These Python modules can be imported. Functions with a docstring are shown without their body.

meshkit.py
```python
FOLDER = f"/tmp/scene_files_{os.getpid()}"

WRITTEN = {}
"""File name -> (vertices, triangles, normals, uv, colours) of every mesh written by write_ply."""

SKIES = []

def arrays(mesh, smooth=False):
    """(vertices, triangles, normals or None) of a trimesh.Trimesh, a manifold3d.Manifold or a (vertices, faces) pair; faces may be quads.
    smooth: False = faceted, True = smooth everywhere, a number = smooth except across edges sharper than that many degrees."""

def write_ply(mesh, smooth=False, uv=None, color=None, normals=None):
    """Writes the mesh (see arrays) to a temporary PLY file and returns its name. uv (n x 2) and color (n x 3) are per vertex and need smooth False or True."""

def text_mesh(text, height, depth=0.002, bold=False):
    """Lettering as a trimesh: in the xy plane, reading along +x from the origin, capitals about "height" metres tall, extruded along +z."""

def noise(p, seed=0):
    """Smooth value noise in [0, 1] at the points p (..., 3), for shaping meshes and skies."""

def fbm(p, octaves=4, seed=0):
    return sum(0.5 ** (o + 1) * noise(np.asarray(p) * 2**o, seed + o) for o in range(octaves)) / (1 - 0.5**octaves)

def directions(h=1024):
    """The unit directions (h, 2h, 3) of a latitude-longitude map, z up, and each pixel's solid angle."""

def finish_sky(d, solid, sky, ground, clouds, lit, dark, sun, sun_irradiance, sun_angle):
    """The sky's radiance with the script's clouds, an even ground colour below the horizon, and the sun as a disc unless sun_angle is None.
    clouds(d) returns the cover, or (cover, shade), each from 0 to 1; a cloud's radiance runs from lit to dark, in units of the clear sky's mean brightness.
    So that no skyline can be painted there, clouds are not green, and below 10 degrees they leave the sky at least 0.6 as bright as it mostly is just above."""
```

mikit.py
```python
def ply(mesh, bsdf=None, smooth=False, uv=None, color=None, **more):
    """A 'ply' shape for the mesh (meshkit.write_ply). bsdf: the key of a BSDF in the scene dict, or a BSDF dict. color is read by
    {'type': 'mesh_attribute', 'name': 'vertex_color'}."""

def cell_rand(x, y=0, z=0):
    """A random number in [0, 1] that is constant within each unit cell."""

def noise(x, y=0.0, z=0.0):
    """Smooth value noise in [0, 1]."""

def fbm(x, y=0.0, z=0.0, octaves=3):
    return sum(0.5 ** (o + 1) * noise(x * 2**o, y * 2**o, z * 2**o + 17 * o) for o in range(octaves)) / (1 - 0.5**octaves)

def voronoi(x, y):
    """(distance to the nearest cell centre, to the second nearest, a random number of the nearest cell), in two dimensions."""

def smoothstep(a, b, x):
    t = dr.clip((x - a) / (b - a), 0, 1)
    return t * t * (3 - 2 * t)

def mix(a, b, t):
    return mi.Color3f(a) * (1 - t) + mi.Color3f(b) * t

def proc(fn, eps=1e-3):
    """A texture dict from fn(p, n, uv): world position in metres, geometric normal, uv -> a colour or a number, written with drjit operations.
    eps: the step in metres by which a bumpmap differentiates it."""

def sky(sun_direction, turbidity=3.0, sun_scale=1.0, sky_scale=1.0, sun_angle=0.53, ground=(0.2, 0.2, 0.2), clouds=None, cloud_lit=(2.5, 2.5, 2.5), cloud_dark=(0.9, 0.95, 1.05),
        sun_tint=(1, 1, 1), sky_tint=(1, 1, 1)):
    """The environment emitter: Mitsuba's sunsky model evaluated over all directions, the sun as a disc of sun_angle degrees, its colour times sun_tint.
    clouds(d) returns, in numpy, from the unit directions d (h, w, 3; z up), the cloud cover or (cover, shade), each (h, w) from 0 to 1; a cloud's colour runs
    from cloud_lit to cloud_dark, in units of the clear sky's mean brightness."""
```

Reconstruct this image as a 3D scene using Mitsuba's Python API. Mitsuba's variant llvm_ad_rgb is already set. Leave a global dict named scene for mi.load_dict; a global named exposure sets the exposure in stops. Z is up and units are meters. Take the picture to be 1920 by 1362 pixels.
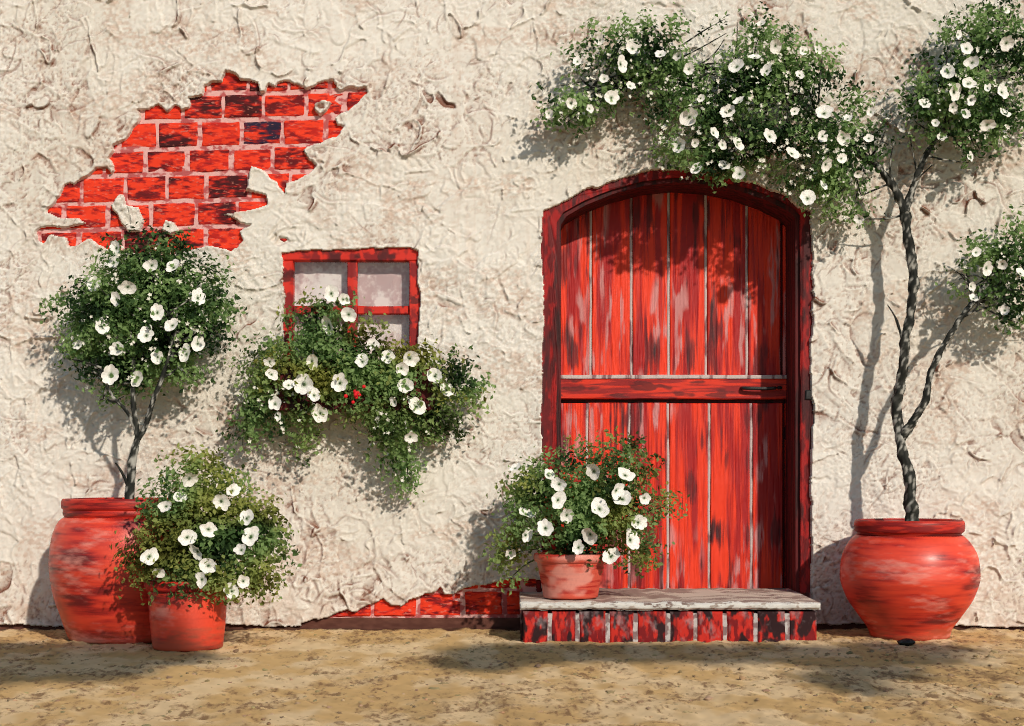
import math, random
import numpy as np, trimesh, shapely, manifold3d as m3
from scipy import ndimage
from shapely.geometry import Polygon, box as sbox
from shapely.ops import unary_union
import drjit as dr
import mitsuba as mi, mikit, meshkit

scene, labels = {}, {}
T = mi.ScalarTransform4f

# ---------------------------------------------------------------- camera, sky, exposure
D, H_EYE, F, HX, HY = 8.0, 0.8, 2960.0, 960.0, 884.0      # metres from the wall, eye height, focal length and horizon in photo pixels
scene['camera'] = {'type': 'perspective', 'fov': 2 * math.degrees(math.atan(960 / F)), 'fov_axis': 'x', 'near_clip': 0.05, 'far_clip': 500.0,
                   'principal_point_offset_y': -(HY - 681) / 1362.0,
                   'to_world': T().look_at(origin=[0, -D, H_EYE], target=[0, 0, H_EYE], up=[0, 0, 1])}
SUN = np.array([0.50, -1.0, 0.62])
scene['sky'] = mikit.sky(SUN.tolist(), turbidity=3, ground=(0.30, 0.24, 0.17), sun_tint=(0.885, 0.985, 1.26), sun_scale=0.95, sky_scale=0.92, sun_angle=1.2)
exposure = 1.47

# ---------------------------------------------------------------- helpers
def W(px, py, d=0.0):
    """The place that a photo pixel shows, d metres in front of the wall plane y = 0."""
    s = (D - d) / F
    return np.array([(px - HX) * s, -d, H_EYE + (HY - py) * s])

def numbered(key):
    if key not in scene and key not in taken:
        return key
    i = 1
    while f'{key}_{i:03d}' in scene or f'{key}_{i:03d}' in taken:
        i += 1
    return f'{key}_{i:03d}'
taken = set()

def thing(name, label=None, cat=None, group=None):
    key = numbered(name); taken.add(key)
    d = {}
    if label: d['label'] = label
    if cat: d['category'] = cat
    if group: d['group'] = group
    if d: labels[key] = d
    return key

def part(parent, name, mesh, bsdf, label=None, smooth=False, kind=None, color=None, **more):
    key = numbered(f'{parent}__{name}' if parent else name)
    scene[key] = mikit.ply(mesh, bsdf, smooth=smooth, color=color, **more)
    d = {}
    if label: d['label'] = label
    if kind: d['kind'] = kind
    if d: labels[key] = d
    return key

def copy(parent, name, source, M, label=None):
    key = numbered(f'{parent}__{name}')
    scene[key] = {**source, 'to_world': T(M)}
    if label: labels[key] = {'label': label}
    return key

def wobble(v, amp, freq, seed):
    """Vertices pushed about by smooth noise."""
    return v + amp * 2 * (np.stack([meshkit.fbm(v * freq, 2, seed + 11 * k) for k in range(3)], -1) - .5)

def rough_box(x0, x1, y0, y1, z0, z1, nx=3, nz=2, amp=.003, bevel=.006, seed=0, freq=14.):
    """A box with its front (low y) gridded and worn, edges drawn in."""
    xs, zs = np.linspace(0, 1, nx + 1), np.linspace(0, 1, nz + 1)
    bx, bz = bevel / (x1 - x0), bevel / (z1 - z0)
    xs = np.concatenate([[0], np.linspace(bx, 1 - bx, nx + 1), [1]])
    zs = np.concatenate([[0], np.linspace(bz, 1 - bz, nz + 1), [1]])
    X, Z = np.meshgrid(xs, zs, indexing='ij')
    Y = np.zeros_like(X)
    Y[0, :] = Y[-1, :] = bevel; Y[:, 0] = Y[:, -1] = bevel
    front = np.stack([x0 + X * (x1 - x0), y0 + Y, z0 + Z * (z1 - z0)], -1).reshape(-1, 3)
    n, m = X.shape
    idx = np.arange(n * m).reshape(n, m)
    q = np.stack([idx[:-1, :-1], idx[1:, :-1], idx[1:, 1:], idx[:-1, 1:]], -1).reshape(-1, 4)
    ring = np.concatenate([idx[:, 0], idx[-1, 1:], idx[-2::-1, -1], idx[0, -2:0:-1]])
    back = front[ring].copy(); back[:, 1] = y1
    k = np.arange(len(ring)); kn = (k + 1) % len(ring)
    side = np.stack([ring[k], n * m + k, n * m + kn, ring[kn]], -1)
    v = np.vstack([front, back])
    c = len(v)
    v = np.vstack([v, [[(x0 + x1) / 2, y1, (z0 + z1) / 2]]])
    t = np.vstack([q[:, [0, 1, 2]], q[:, [0, 2, 3]], side[:, [0, 1, 2]], side[:, [0, 2, 3]], np.stack([n * m + kn, n * m + k, np.full(len(k), c)], -1)])
    v = wobble(v, amp, freq, seed)
    return trimesh.Trimesh(v, t, process=False)

def extrude_xz(poly, y0, y1, step=None, amp=0.0, freq=6., seed=0):
    """A polygon of (x, z) made solid from y0 (front) to y1."""
    if step:
        poly = poly.segmentize(step)
    m = trimesh.creation.extrude_polygon(poly, y1 - y0, engine='earcut')
    v = np.array(m.vertices)
    v = np.stack([v[:, 0], y1 - v[:, 2], v[:, 1]], -1)
    m = trimesh.Trimesh(v, m.faces, process=False)
    if amp:
        m.vertices = wobble(np.array(m.vertices), amp, freq, seed)
    return m

def spline(pts, n):
    pts = np.asarray(pts, float)
    t = np.concatenate([[0], np.cumsum(np.linalg.norm(np.diff(pts, axis=0), axis=1))])
    from scipy.interpolate import PchipInterpolator
    s = np.linspace(0, t[-1], n)
    return PchipInterpolator(t, pts)(s)

def tube(path, radii, sides=9, rough=0.0, seed=0, freq=40.):
    path, radii = np.asarray(path, float), np.asarray(radii, float)
    tan = np.gradient(path, axis=0); tan /= np.linalg.norm(tan, axis=1, keepdims=True)
    ref = np.array([1., .2, .1]) if abs(tan[0, 0]) < .9 else np.array([0, 0, 1.])
    a = np.cross(tan, ref); a /= np.linalg.norm(a, axis=1, keepdims=True)
    b = np.cross(tan, a)
    th = np.arange(sides) * 2 * np.pi / sides
    ring = np.cos(th)[None, :, None] * a[:, None] + np.sin(th)[None, :, None] * b[:, None]
    v = path[:, None] + ring * radii[:, None, None]
    if rough:
        k = 1 + rough * 2 * (meshkit.fbm(v * np.array([freq, freq, freq * .35]), 3, seed) - .5)
        v = path[:, None] + ring * radii[:, None, None] * k[..., None]
    n = len(path)
    i = np.arange(n * sides).reshape(n, sides)
    j = np.roll(i, -1, 1)
    q = np.stack([i[:-1], j[:-1], j[1:], i[1:]], -1).reshape(-1, 4)
    v = np.vstack([v.reshape(-1, 3), path[:1], path[-1:]])
    f = np.vstack([q[:, [0, 2, 1]], q[:, [0, 3, 2]],
                   np.stack([i[0], np.full(sides, n * sides), j[0]], -1)[:, [0, 2, 1]] * 1,
                   np.stack([i[-1], j[-1], np.full(sides, n * sides + 1)], -1)])
    m = trimesh.Trimesh(v, f, process=False)
    if m.volume < 0:
        m.invert()
    return m

def lathe(profile, sides=64, amp=0.0, seed=0, squash=None):
    p = np.asarray(profile, float)
    th = np.arange(sides) * 2 * np.pi / sides
    v = np.stack([p[:, :1] * np.cos(th), p[:, :1] * np.sin(th), np.repeat(p[:, 1:], sides, 1)], -1)
    n = len(p)
    i = np.arange(n * sides).reshape(n, sides); j = np.roll(i, -1, 1)
    q = np.stack([i[:-1], j[:-1], j[1:], i[1:]], -1).reshape(-1, 4)
    m = trimesh.Trimesh(v.reshape(-1, 3), np.vstack([q[:, [0, 1, 2]], q[:, [0, 2, 3]]]), process=False)
    if amp:
        m.vertices = wobble(np.array(m.vertices), amp, 5., seed)
    return m

# ---------------------------------------------------------------- materials
N, FB, SS, MX = mikit.noise, mikit.fbm, mikit.smoothstep, mikit.mix

def mat(name, fn, rough=.7, spec=.3, bump=None, bump_scale=1.0, two=True, eps=1e-3, **more):
    b = {'type': 'principled', 'base_color': mikit.proc(fn) if callable(fn) else fn, 'roughness': rough, 'specular': spec, **more}
    if bump:
        b = {'type': 'bumpmap', 'arbitrary': mikit.proc(bump, eps), 'scale': bump_scale, 'bsdf': b}
    scene[name] = {'type': 'twosided', 'bsdf': b} if two else b

VC = {'type': 'mesh_attribute', 'name': 'vertex_color'}
RGB = lambda *c: {'type': 'rgb', 'value': list(c)}

mat('plaster_paint', VC, rough=.85, spec=.2)
mat('soil_mat', lambda p, n, uv: MX((.035, .018, .012), (.11, .06, .04), FB(p.x * 60, p.y * 60, p.z * 60)), rough=.95, spec=.1)
mat('mortar_mat', lambda p, n, uv: MX((.72, .42, .40), (.46, .11, .11), SS(.46, .66, FB(p.x * 30, p.z * 45, 3.))), rough=.9, spec=.1)
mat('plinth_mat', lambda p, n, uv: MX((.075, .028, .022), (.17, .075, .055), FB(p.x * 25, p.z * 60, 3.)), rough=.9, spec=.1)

def brick_fn(lo, dark, off):
    def fn(p, n, uv):
        s = FB(p.x * 26 + off, p.z * 85, off)
        k = FB(p.x * 9 + 3 * off, p.z * 19, 7.)
        c = MX((.80, .050, .018), (.50, .020, .014), SS(.42, .68, s))
        c = MX(c, (.24, .012, .014), SS(lo - .10, lo + .08, k * .55 + s * .45))
        c = MX(c, dark, SS(lo, lo + .16, k * .55 + s * .45))
        return MX(c, (.72, .26, .20), .55 * SS(.68, .8, FB(p.x * 50, p.z * 160 + off, 2.)))
    return fn
mat('brick_bright', brick_fn(.62, (.22, .012, .014), 1.), rough=.8, spec=.2)
mat('brick_streaked', brick_fn(.55, (.13, .010, .012), 2.), rough=.8, spec=.2)
mat('brick_dark', brick_fn(.48, (.055, .010, .012), 3.), rough=.8, spec=.2)
mat('brick_burnt', brick_fn(.43, (.022, .016, .040), 4.), rough=.8, spec=.2)
def step_brick_fn(p, n, uv):
    s = FB(p.x * 60, p.z * 22, 1.)
    c = MX((.55, .03, .02), (.20, .012, .014), SS(.38, .6, s))
    c = MX(c, (.03, .012, .014), SS(.5, .62, FB(p.x * 26, p.z * 14, 5.)))
    return MX(c, (.36, .29, .30), .6 * SS(.48, .85, FB(p.x * 30, p.z * 22, 9.) * .7 + FB(p.x * 90, p.z * 60, 9.) * .3 + 1.2 * (p.z - .08)))
mat('step_brick', step_brick_fn, rough=.8, spec=.2)
def step_slab_fn(p, n, uv):
    c = MX((.42, .36, .31), (.22, .16, .14), SS(.4, .62, FB(p.x * 7, p.y * 12, 2.)))
    edge = SS(.575, .612, -p.y + .035 * (FB(p.x * 22, p.z * 50, 1.) - .5))
    return MX(c, (.66, .66, .62), edge * SS(.34, .5, FB(p.x * 45, p.z * 90, p.y * 60)))
mat('step_slab', step_slab_fn, rough=.85, spec=.2)

def plank_fn(p, n, uv):
    s = FB(p.x * 75, p.z * 3.2, p.y * 20)
    k = FB(p.x * 15 + 4, p.z * 4.2, 2.)
    g = FB(p.x * 38 + 9, p.z * 6.5, 6.)
    w = FB(p.x * 26, p.z * 1.7, 3.)
    c = MX((.84, .046, .012), (.40, .011, .012), SS(.42, .60, s * .4 + w * .6))
    c = MX(c, (.62, .30, .30), .75 * SS(.52, .66, g * .65 + s * .35) * SS(.42, .62, N(p.x * 9, p.z * 2.5, 4.)))
    c = MX(c, (.13, .008, .012), .85 * SS(.55, .66, k * .6 + s * .4))
    return MX(c, (.028, .010, .014), .9 * SS(.62, .72, k * .45 + s * .3 + g * .25))
mat('plank_paint', plank_fn, rough=.5, spec=.35, bump=lambda p, n, uv: FB(p.x * 120, p.z * 7, 1.), bump_scale=.004)
def rail_fn(p, n, uv):
    s = FB(p.x * 5, p.z * 90, 2.)
    c = MX((.70, .034, .011), (.30, .010, .010), SS(.40, .62, s))
    return MX(c, (.10, .008, .010), .8 * SS(.58, .68, FB(p.x * 9, p.z * 30, 8.)))
mat('rail_paint', rail_fn, rough=.5, spec=.35)
def frame_fn(p, n, uv):
    s = FB(p.x * 40, p.z * 14, p.y * 30)
    c = MX((.34, .010, .010), (.13, .006, .008), SS(.40, .60, s))
    return MX(c, (.035, .008, .010), .8 * SS(.56, .68, FB(p.x * 22, p.z * 5, 8.)))
mat('frame_paint', frame_fn, rough=.6, spec=.3)
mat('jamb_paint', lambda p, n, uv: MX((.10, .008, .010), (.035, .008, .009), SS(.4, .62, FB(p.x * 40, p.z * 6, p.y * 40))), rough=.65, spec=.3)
mat('batten_paint', lambda p, n, uv: MX((.58, .49, .48), (.25, .13, .14), SS(.50, .70, FB(p.x * 40, p.z * 9, 2.))), rough=.7, spec=.3)
def window_fn(p, n, uv):
    s = FB(p.x * 26, p.z * 26, 2.)
    return MX(MX((.62, .026, .013), (.24, .009, .010), SS(.40, .62, s)), (.05, .007, .009), .8 * SS(.58, .70, FB(p.x * 18 + 3, p.z * 18, 6.)))
mat('window_paint', window_fn, rough=.5, spec=.35)
mat('curtain_cloth', lambda p, n, uv: MX((.76, .73, .71), (.50, .38, .38), SS(.40, .66, FB(p.x * 9, p.z * 9, 2.) * .7 + FB(p.x * 60, p.z * 60, 2.) * .3)), rough=.95, spec=.05)
scene['window_glass'] = {'type': 'thindielectric', 'int_ior': 1.5}
mat('iron_black', RGB(.018, .019, .02), rough=.38, spec=.5)
mat('pebble_mat', lambda p, n, uv: MX((.012, .014, .015), (.05, .06, .055), SS(.5, .7, FB(p.x * 60, p.y * 60, p.z * 60))), rough=.5, spec=.4)

def pot_fn(p, n, uv):
    s = FB(p.x * 7, p.y * 7, p.z * 55)
    k = FB(p.x * 4 + 2, p.y * 4, p.z * 10)
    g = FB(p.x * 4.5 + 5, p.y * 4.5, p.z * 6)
    q = FB(p.x * 22 + 8, p.y * 22, p.z * 60)
    c = MX((.76, .062, .026), (.46, .018, .013), SS(.38, .66, s * .4 + k * .6))
    c = MX(c, (.09, .007, .009), .85 * SS(.52, .72, k * .68 + s * .32))
    c = MX(c, (.20, .085, .045), .5 * SS(.07, .0, p.z + .16 * (k - .5) + .10 * (q - .5)))
    return MX(c, (.80, .32, .26), .7 * SS(.50, .74, g * .68 + q * .32))  # pale pink highlights painted into the pot colour as noise patches
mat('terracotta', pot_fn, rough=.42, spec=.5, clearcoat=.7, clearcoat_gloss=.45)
def rim_fn(p, n, uv):
    s = FB(p.x * 9, p.y * 9, p.z * 60)
    c = MX((.56, .030, .016), (.24, .010, .010), SS(.38, .62, s))
    return MX(c, (.06, .007, .008), .7 * SS(.54, .68, FB(p.x * 5 + 3, p.y * 5, p.z * 40)))
mat('terracotta_rim', rim_fn, rough=.5, spec=.35)
def pale_pot_fn(p, n, uv):
    s = FB(p.x * 8, p.y * 8, p.z * 80)
    c = MX((.66, .10, .06), (.46, .03, .02), SS(.45, .68, s))
    return MX(c, (.74, .32, .26), .8 * SS(.46, .62, FB(p.x * 9 + 5, p.y * 9, p.z * 14)))
mat('terracotta_pale', pale_pot_fn, rough=.5, spec=.4)
mat('bark', VC, rough=.75, spec=.3)
scene['leaf'] = {'type': 'principledthin', 'base_color': VC, 'roughness': .55, 'diff_trans': 1.0, 'spec_trans': 0.0, 'eta': 1.4}
mat('petal', VC, rough=.6, spec=.2)
def ground_fn(p, n, uv):
    a = FB(p.x * 3.2, p.y * 2.2, 1., octaves=4)
    b = FB(p.x * 22, p.y * 13, 4., octaves=4)
    f = FB(p.x * 75, p.y * 45, 4.)
    c = MX((.45, .305, .140), (.55, .42, .25), SS(.38, .66, FB(p.x * 7, p.y * 3.5, 9.)))
    c = MX(c, (.26, .160, .078), .65 * SS(.47, .66, a * .25 + b * .45 + f * .30))
    c = MX(c, (.14, .080, .045), .6 * SS(.57, .69, b * .35 + a * .2 + f * .45))
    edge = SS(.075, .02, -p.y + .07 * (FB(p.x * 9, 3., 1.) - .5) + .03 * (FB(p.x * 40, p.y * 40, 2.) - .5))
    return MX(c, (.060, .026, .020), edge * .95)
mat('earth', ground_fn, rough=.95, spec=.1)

# ---------------------------------------------------------------- ground
def axis(fine, step, reach, grow=1.35):
    a = list(np.arange(fine[0], fine[1] + step / 2, step))
    s = step
    while a[-1] < reach[1]:
        s *= grow; a.append(a[-1] + s)
    s, lo = step, []
    x = a[0]
    while x > reach[0]:
        s *= grow; x -= s; lo.append(x)
    return np.array(lo[::-1] + a)
gx, gy = axis((-3.2, 3.2), .014, (-70, 70)), axis((-3.4, 0.05), .014, (-90, 40))
GX, GY = np.meshgrid(gx, gy, indexing='ij')
P = np.stack([GX, GY, GX * 0], -1)
GZ = .016 * (meshkit.fbm(P * 5, 3, 5) - .5) + .026 * (meshkit.fbm(P * 22, 3, 9) - .5)
fade = np.clip(1 - (np.abs(GX) - 3.2) / 2, 0, 1) * np.clip(1 - (-3.4 - GY) / 2, 0, 1) * np.clip((.05 - GY) / .05, .0, 1)
GZ = GZ * np.where(fade > 0, fade, 0)
GZ = np.where(GY > .06, -.03, GZ)
i = np.arange(GX.size).reshape(GX.shape)
gq = np.stack([i[:-1, :-1], i[1:, :-1], i[1:, 1:], i[:-1, 1:]], -1).reshape(-1, 4)
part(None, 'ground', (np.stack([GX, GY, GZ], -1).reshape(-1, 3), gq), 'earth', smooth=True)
rg = np.random.default_rng(12)
ng = 2000
gp = np.stack([rg.uniform(-3.0, 3.0, ng), -.06 - 3.2 * rg.uniform(0, 1, ng) ** .9, np.zeros(ng)], -1)
from scipy.interpolate import RegularGridInterpolator
gp[:, 2] = RegularGridInterpolator((gx, gy), GZ)(gp[:, :2])
oc = trimesh.creation.icosphere(1, 1.0)
gr = rg.uniform(.004, .010, (ng, 1, 1)) * (1 + 1.1 * (rg.uniform(size=(ng, 1, 1)) < .06))
gv = np.array(oc.vertices)[None] * rg.uniform(.65, 1.2, (ng, 1, 3)) * [1, 1, .6] * gr * (1 + .25 * rg.normal(size=(ng, len(oc.vertices), 1)))
gv = gv + gp[:, None]
gf = np.array(oc.faces)[None] + (np.arange(ng) * len(oc.vertices))[:, None, None]
gc = np.array([.40, .29, .165]) * rg.uniform(.55, 1.25, (ng, 1, 1)) * (1 + rg.normal(0, .06, (ng, 1, 3))) * np.ones((1, len(oc.vertices), 1))
mat('grit_stone', VC, rough=.9, spec=.15)
part(None, 'gravel', (gv.reshape(-1, 3), gf.reshape(-1, 3)), 'grit_stone', color=gc.reshape(-1, 3), smooth=True)
labels['gravel'] = {'kind': 'stuff', 'label': 'small loose grit and stones strewn over the sandy earth', 'category': 'gravel'}
labels['ground'] = {'kind': 'structure', 'label': 'sandy earth ground with brown mottling in front of the cottage'}

# ---------------------------------------------------------------- cottage: openings and holes traced in metres on the wall plane
def PX(pts, k=1.0, ox=0.0, oy=0.0):
    return Polygon([tuple(W(ox + k * x, oy + k * y)[[0, 2]]) for x, y in pts]).buffer(0)

patch_top = PX([(175, 885), (200, 868), (230, 865), (330, 870), (425, 850), (390, 825), (300, 820), (230, 800), (232, 782), (270, 745), (300, 710), (318, 660), (345, 650), (370, 660), (400, 630), (445, 610),
    (480, 575), (530, 572), (560, 600), (575, 590), (545, 520), (570, 490), (565, 465), (600, 445), (640, 420), (668, 365), (690, 345), (700, 310), (680, 283), (740, 280), (790, 252), (830, 290), (845, 285), (880, 252),
    (910, 280), (950, 265), (945, 215), (1010, 210), (1020, 160), (1060, 140), (1110, 140), (1130, 90), (1180, 100), (1200, 130), (1250, 130), (1290, 145), (1300, 195), (1325, 190), (1340, 150), (1375, 170), (1400, 140),
    (1440, 140), (1480, 160), (1540, 185), (1580, 150), (1660, 130), (1675, 165), (1695, 185), (1750, 165), (1790, 175), (1825, 165), (1836, 195), (1790, 240), (1740, 290), (1700, 310), (1675, 330), (1680, 360), (1722, 370),
    (1690, 415), (1640, 430), (1600, 450), (1540, 470), (1520, 490), (1545, 530), (1582, 555), (1550, 600), (1480, 635), (1430, 650), (1420, 700), (1400, 670), (1380, 640), (1340, 620), (1300, 580), (1250, 565), (1240, 640),
    (1230, 690), (1290, 700), (1335, 715), (1335, 755), (1250, 780), (1110, 805), (1180, 830), (1200, 850), (1255, 855), (1200, 890), (1220, 940), (1160, 985), (1100, 975), (1040, 960), (960, 985), (850, 1010), (700, 1000),
    (600, 1000), (490, 960), (440, 925), (390, 960), (340, 965), (330, 920), (290, 920), (250, 905), (215, 950), (185, 940)], .375, 0, 100)
islands = [PX(q, .375, 0, 100) for q in ([(590, 710), (608, 700), (625, 760), (690, 770), (712, 840), (700, 890), (640, 892), (600, 840), (556, 762)], [(825, 835), (870, 845), (893, 890), (850, 912), (812, 890)],
    [(1580, 255), (1610, 235), (1655, 245), (1635, 285), (1600, 315), (1570, 290)])]
patch_low = PX([(20, 545), (20, 538), (120, 510), (230, 500), (300, 460), (380, 430), (440, 450), (520, 400), (600, 380), (650, 350), (720, 402), (800, 410), (860, 350), (910, 340), (990, 310), (1060, 310), (1110, 265), (1135, 315),
    (1210, 315), (1290, 270), (1400, 240), (1490, 230), (1600, 210), (1830, 190), (1900, 200), (1900, 620), (20, 620)], .2396, 560, 1040)
door_hole = PX([(1019, 396), (1041, 388), (1052, 381), (1102, 352), (1122, 351), (1190, 326), (1230, 318), (1290, 318), (1350, 328), (1420, 345), (1470, 366), (1497, 390), (1521, 396), (1524, 560), (1519, 650), (1522, 742), (1526, 760),
    (1520, 900), (1523, 1150), (1016, 1150), (1019, 900), (1015, 760), (1020, 560), (1015, 470)])
window_hole = PX([(531, 474), (552, 472), (640, 469), (770, 465), (784, 470), (783, 520), (787, 560), (781, 690), (529, 690), (533, 560), (530, 520)])

# ---- plaster: a trowelled height field
rng = np.random.default_rng(7)
STEP = .0052
px_ = axis((-2.72, 2.72), STEP, (-5.0, 5.0), 1.25)
pz_ = axis((-0.02, 3.30), STEP, (-0.03, 4.3), 1.25)
nfx, nfz = int(round(5.44 / STEP)) + 1, int(round(3.32 / STEP)) + 1
ix0 = int(np.argmin(np.abs(px_ + 2.72))); iz0 = int(np.argmin(np.abs(pz_ + .02)))
XX, ZZ = np.meshgrid(px_, pz_, indexing='ij')
P3 = np.stack([XX, ZZ, XX * 0], -1)
warp = .016 * (np.stack([meshkit.fbm(P3 * 16, 3, 31), meshkit.fbm(P3 * 16, 3, 47)], -1) - .5) * 2
Hh = .004 * (meshkit.fbm(P3 * 2.2, 3, 3) - .5)
lip = np.zeros_like(Hh)
def stroke(cx, cz, L, w, ang, tu, tv, h0, ridge, bend):
    R = max(L, w) * .75 + .03
    a, b = np.searchsorted(px_, [cx - R, cx + R]); c, d = np.searchsorted(pz_, [cz - R, cz + R])
    if b - a < 2 or d - c < 2:
        return
    x = XX[a:b, c:d] + warp[a:b, c:d, 0] * .9 - cx; z = ZZ[a:b, c:d] + warp[a:b, c:d, 1] * .9 - cz
    ca, sa = math.cos(ang), math.sin(ang)
    u, v = x * ca + z * sa, -x * sa + z * ca
    v = v + bend * (u / L) ** 2 * L
    half = w / 2 * np.sqrt(np.clip(1 - (2 * u / L) ** 4, 0, 1)) * (1 + .3 * u / L)
    s = np.where(np.abs(u) < L / 2, half - np.abs(v), -1.0)
    s = np.minimum(s, L / 2 - np.abs(u))
    inside = np.clip(s / .006 + .5, 0, 1)
    base = Hh[a:b, c:d]
    face = base.mean() * .75 + h0 + tu * u + tv * v
    new = base * (1 - .85 * inside) + face * .85 * inside
    # paste pushed to one long edge and the stroke's end
    r = np.exp(-((s - .001) / .0055) ** 2) * np.clip(.5 + np.where(v > 0, 1, -1) * .5 + np.clip(u / L, 0, 1) * .8, 0, 1.2)
    Hh[a:b, c:d] = new + ridge * r * (.3 + 1.2 * meshkit.noise(np.stack([x * 30 + cx * 77, z * 30 + cz * 77, x * 0], -1)))
for _ in range(1700):
    cx, cz = rng.uniform(-2.9, 2.9), rng.uniform(-.1, 3.5)
    L = rng.uniform(.07, .42); w = L * rng.uniform(.22, .7)
    lean = meshkit.noise(np.array([cx * .9, cz * .9, 5.]), 2)
    ang = math.pi * (lean * 1.6 + rng.normal(0, .22))
    stroke(cx, cz, L, w, ang, rng.normal(0, .018), rng.normal(0, .075), rng.normal(0, .0034), abs(rng.normal(.0050, .0070)), rng.normal(0, .22))
for _ in range(2400):
    cx, cz = rng.uniform(-2.8, 2.8), rng.uniform(-.05, 3.4)
    L = rng.uniform(.05, .20); w = L * rng.uniform(.10, .38)
    lean = meshkit.noise(np.array([cx * .9, cz * .9, 5.]), 2)
    stroke(cx, cz, L, w, math.pi * (lean * 1.6 + rng.normal(0, .5)), rng.normal(0, .012), rng.normal(0, .07), rng.normal(0, .0020), abs(rng.normal(.0012, .0032)), rng.normal(0, .15))
furrow = np.zeros_like(Hh)
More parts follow.
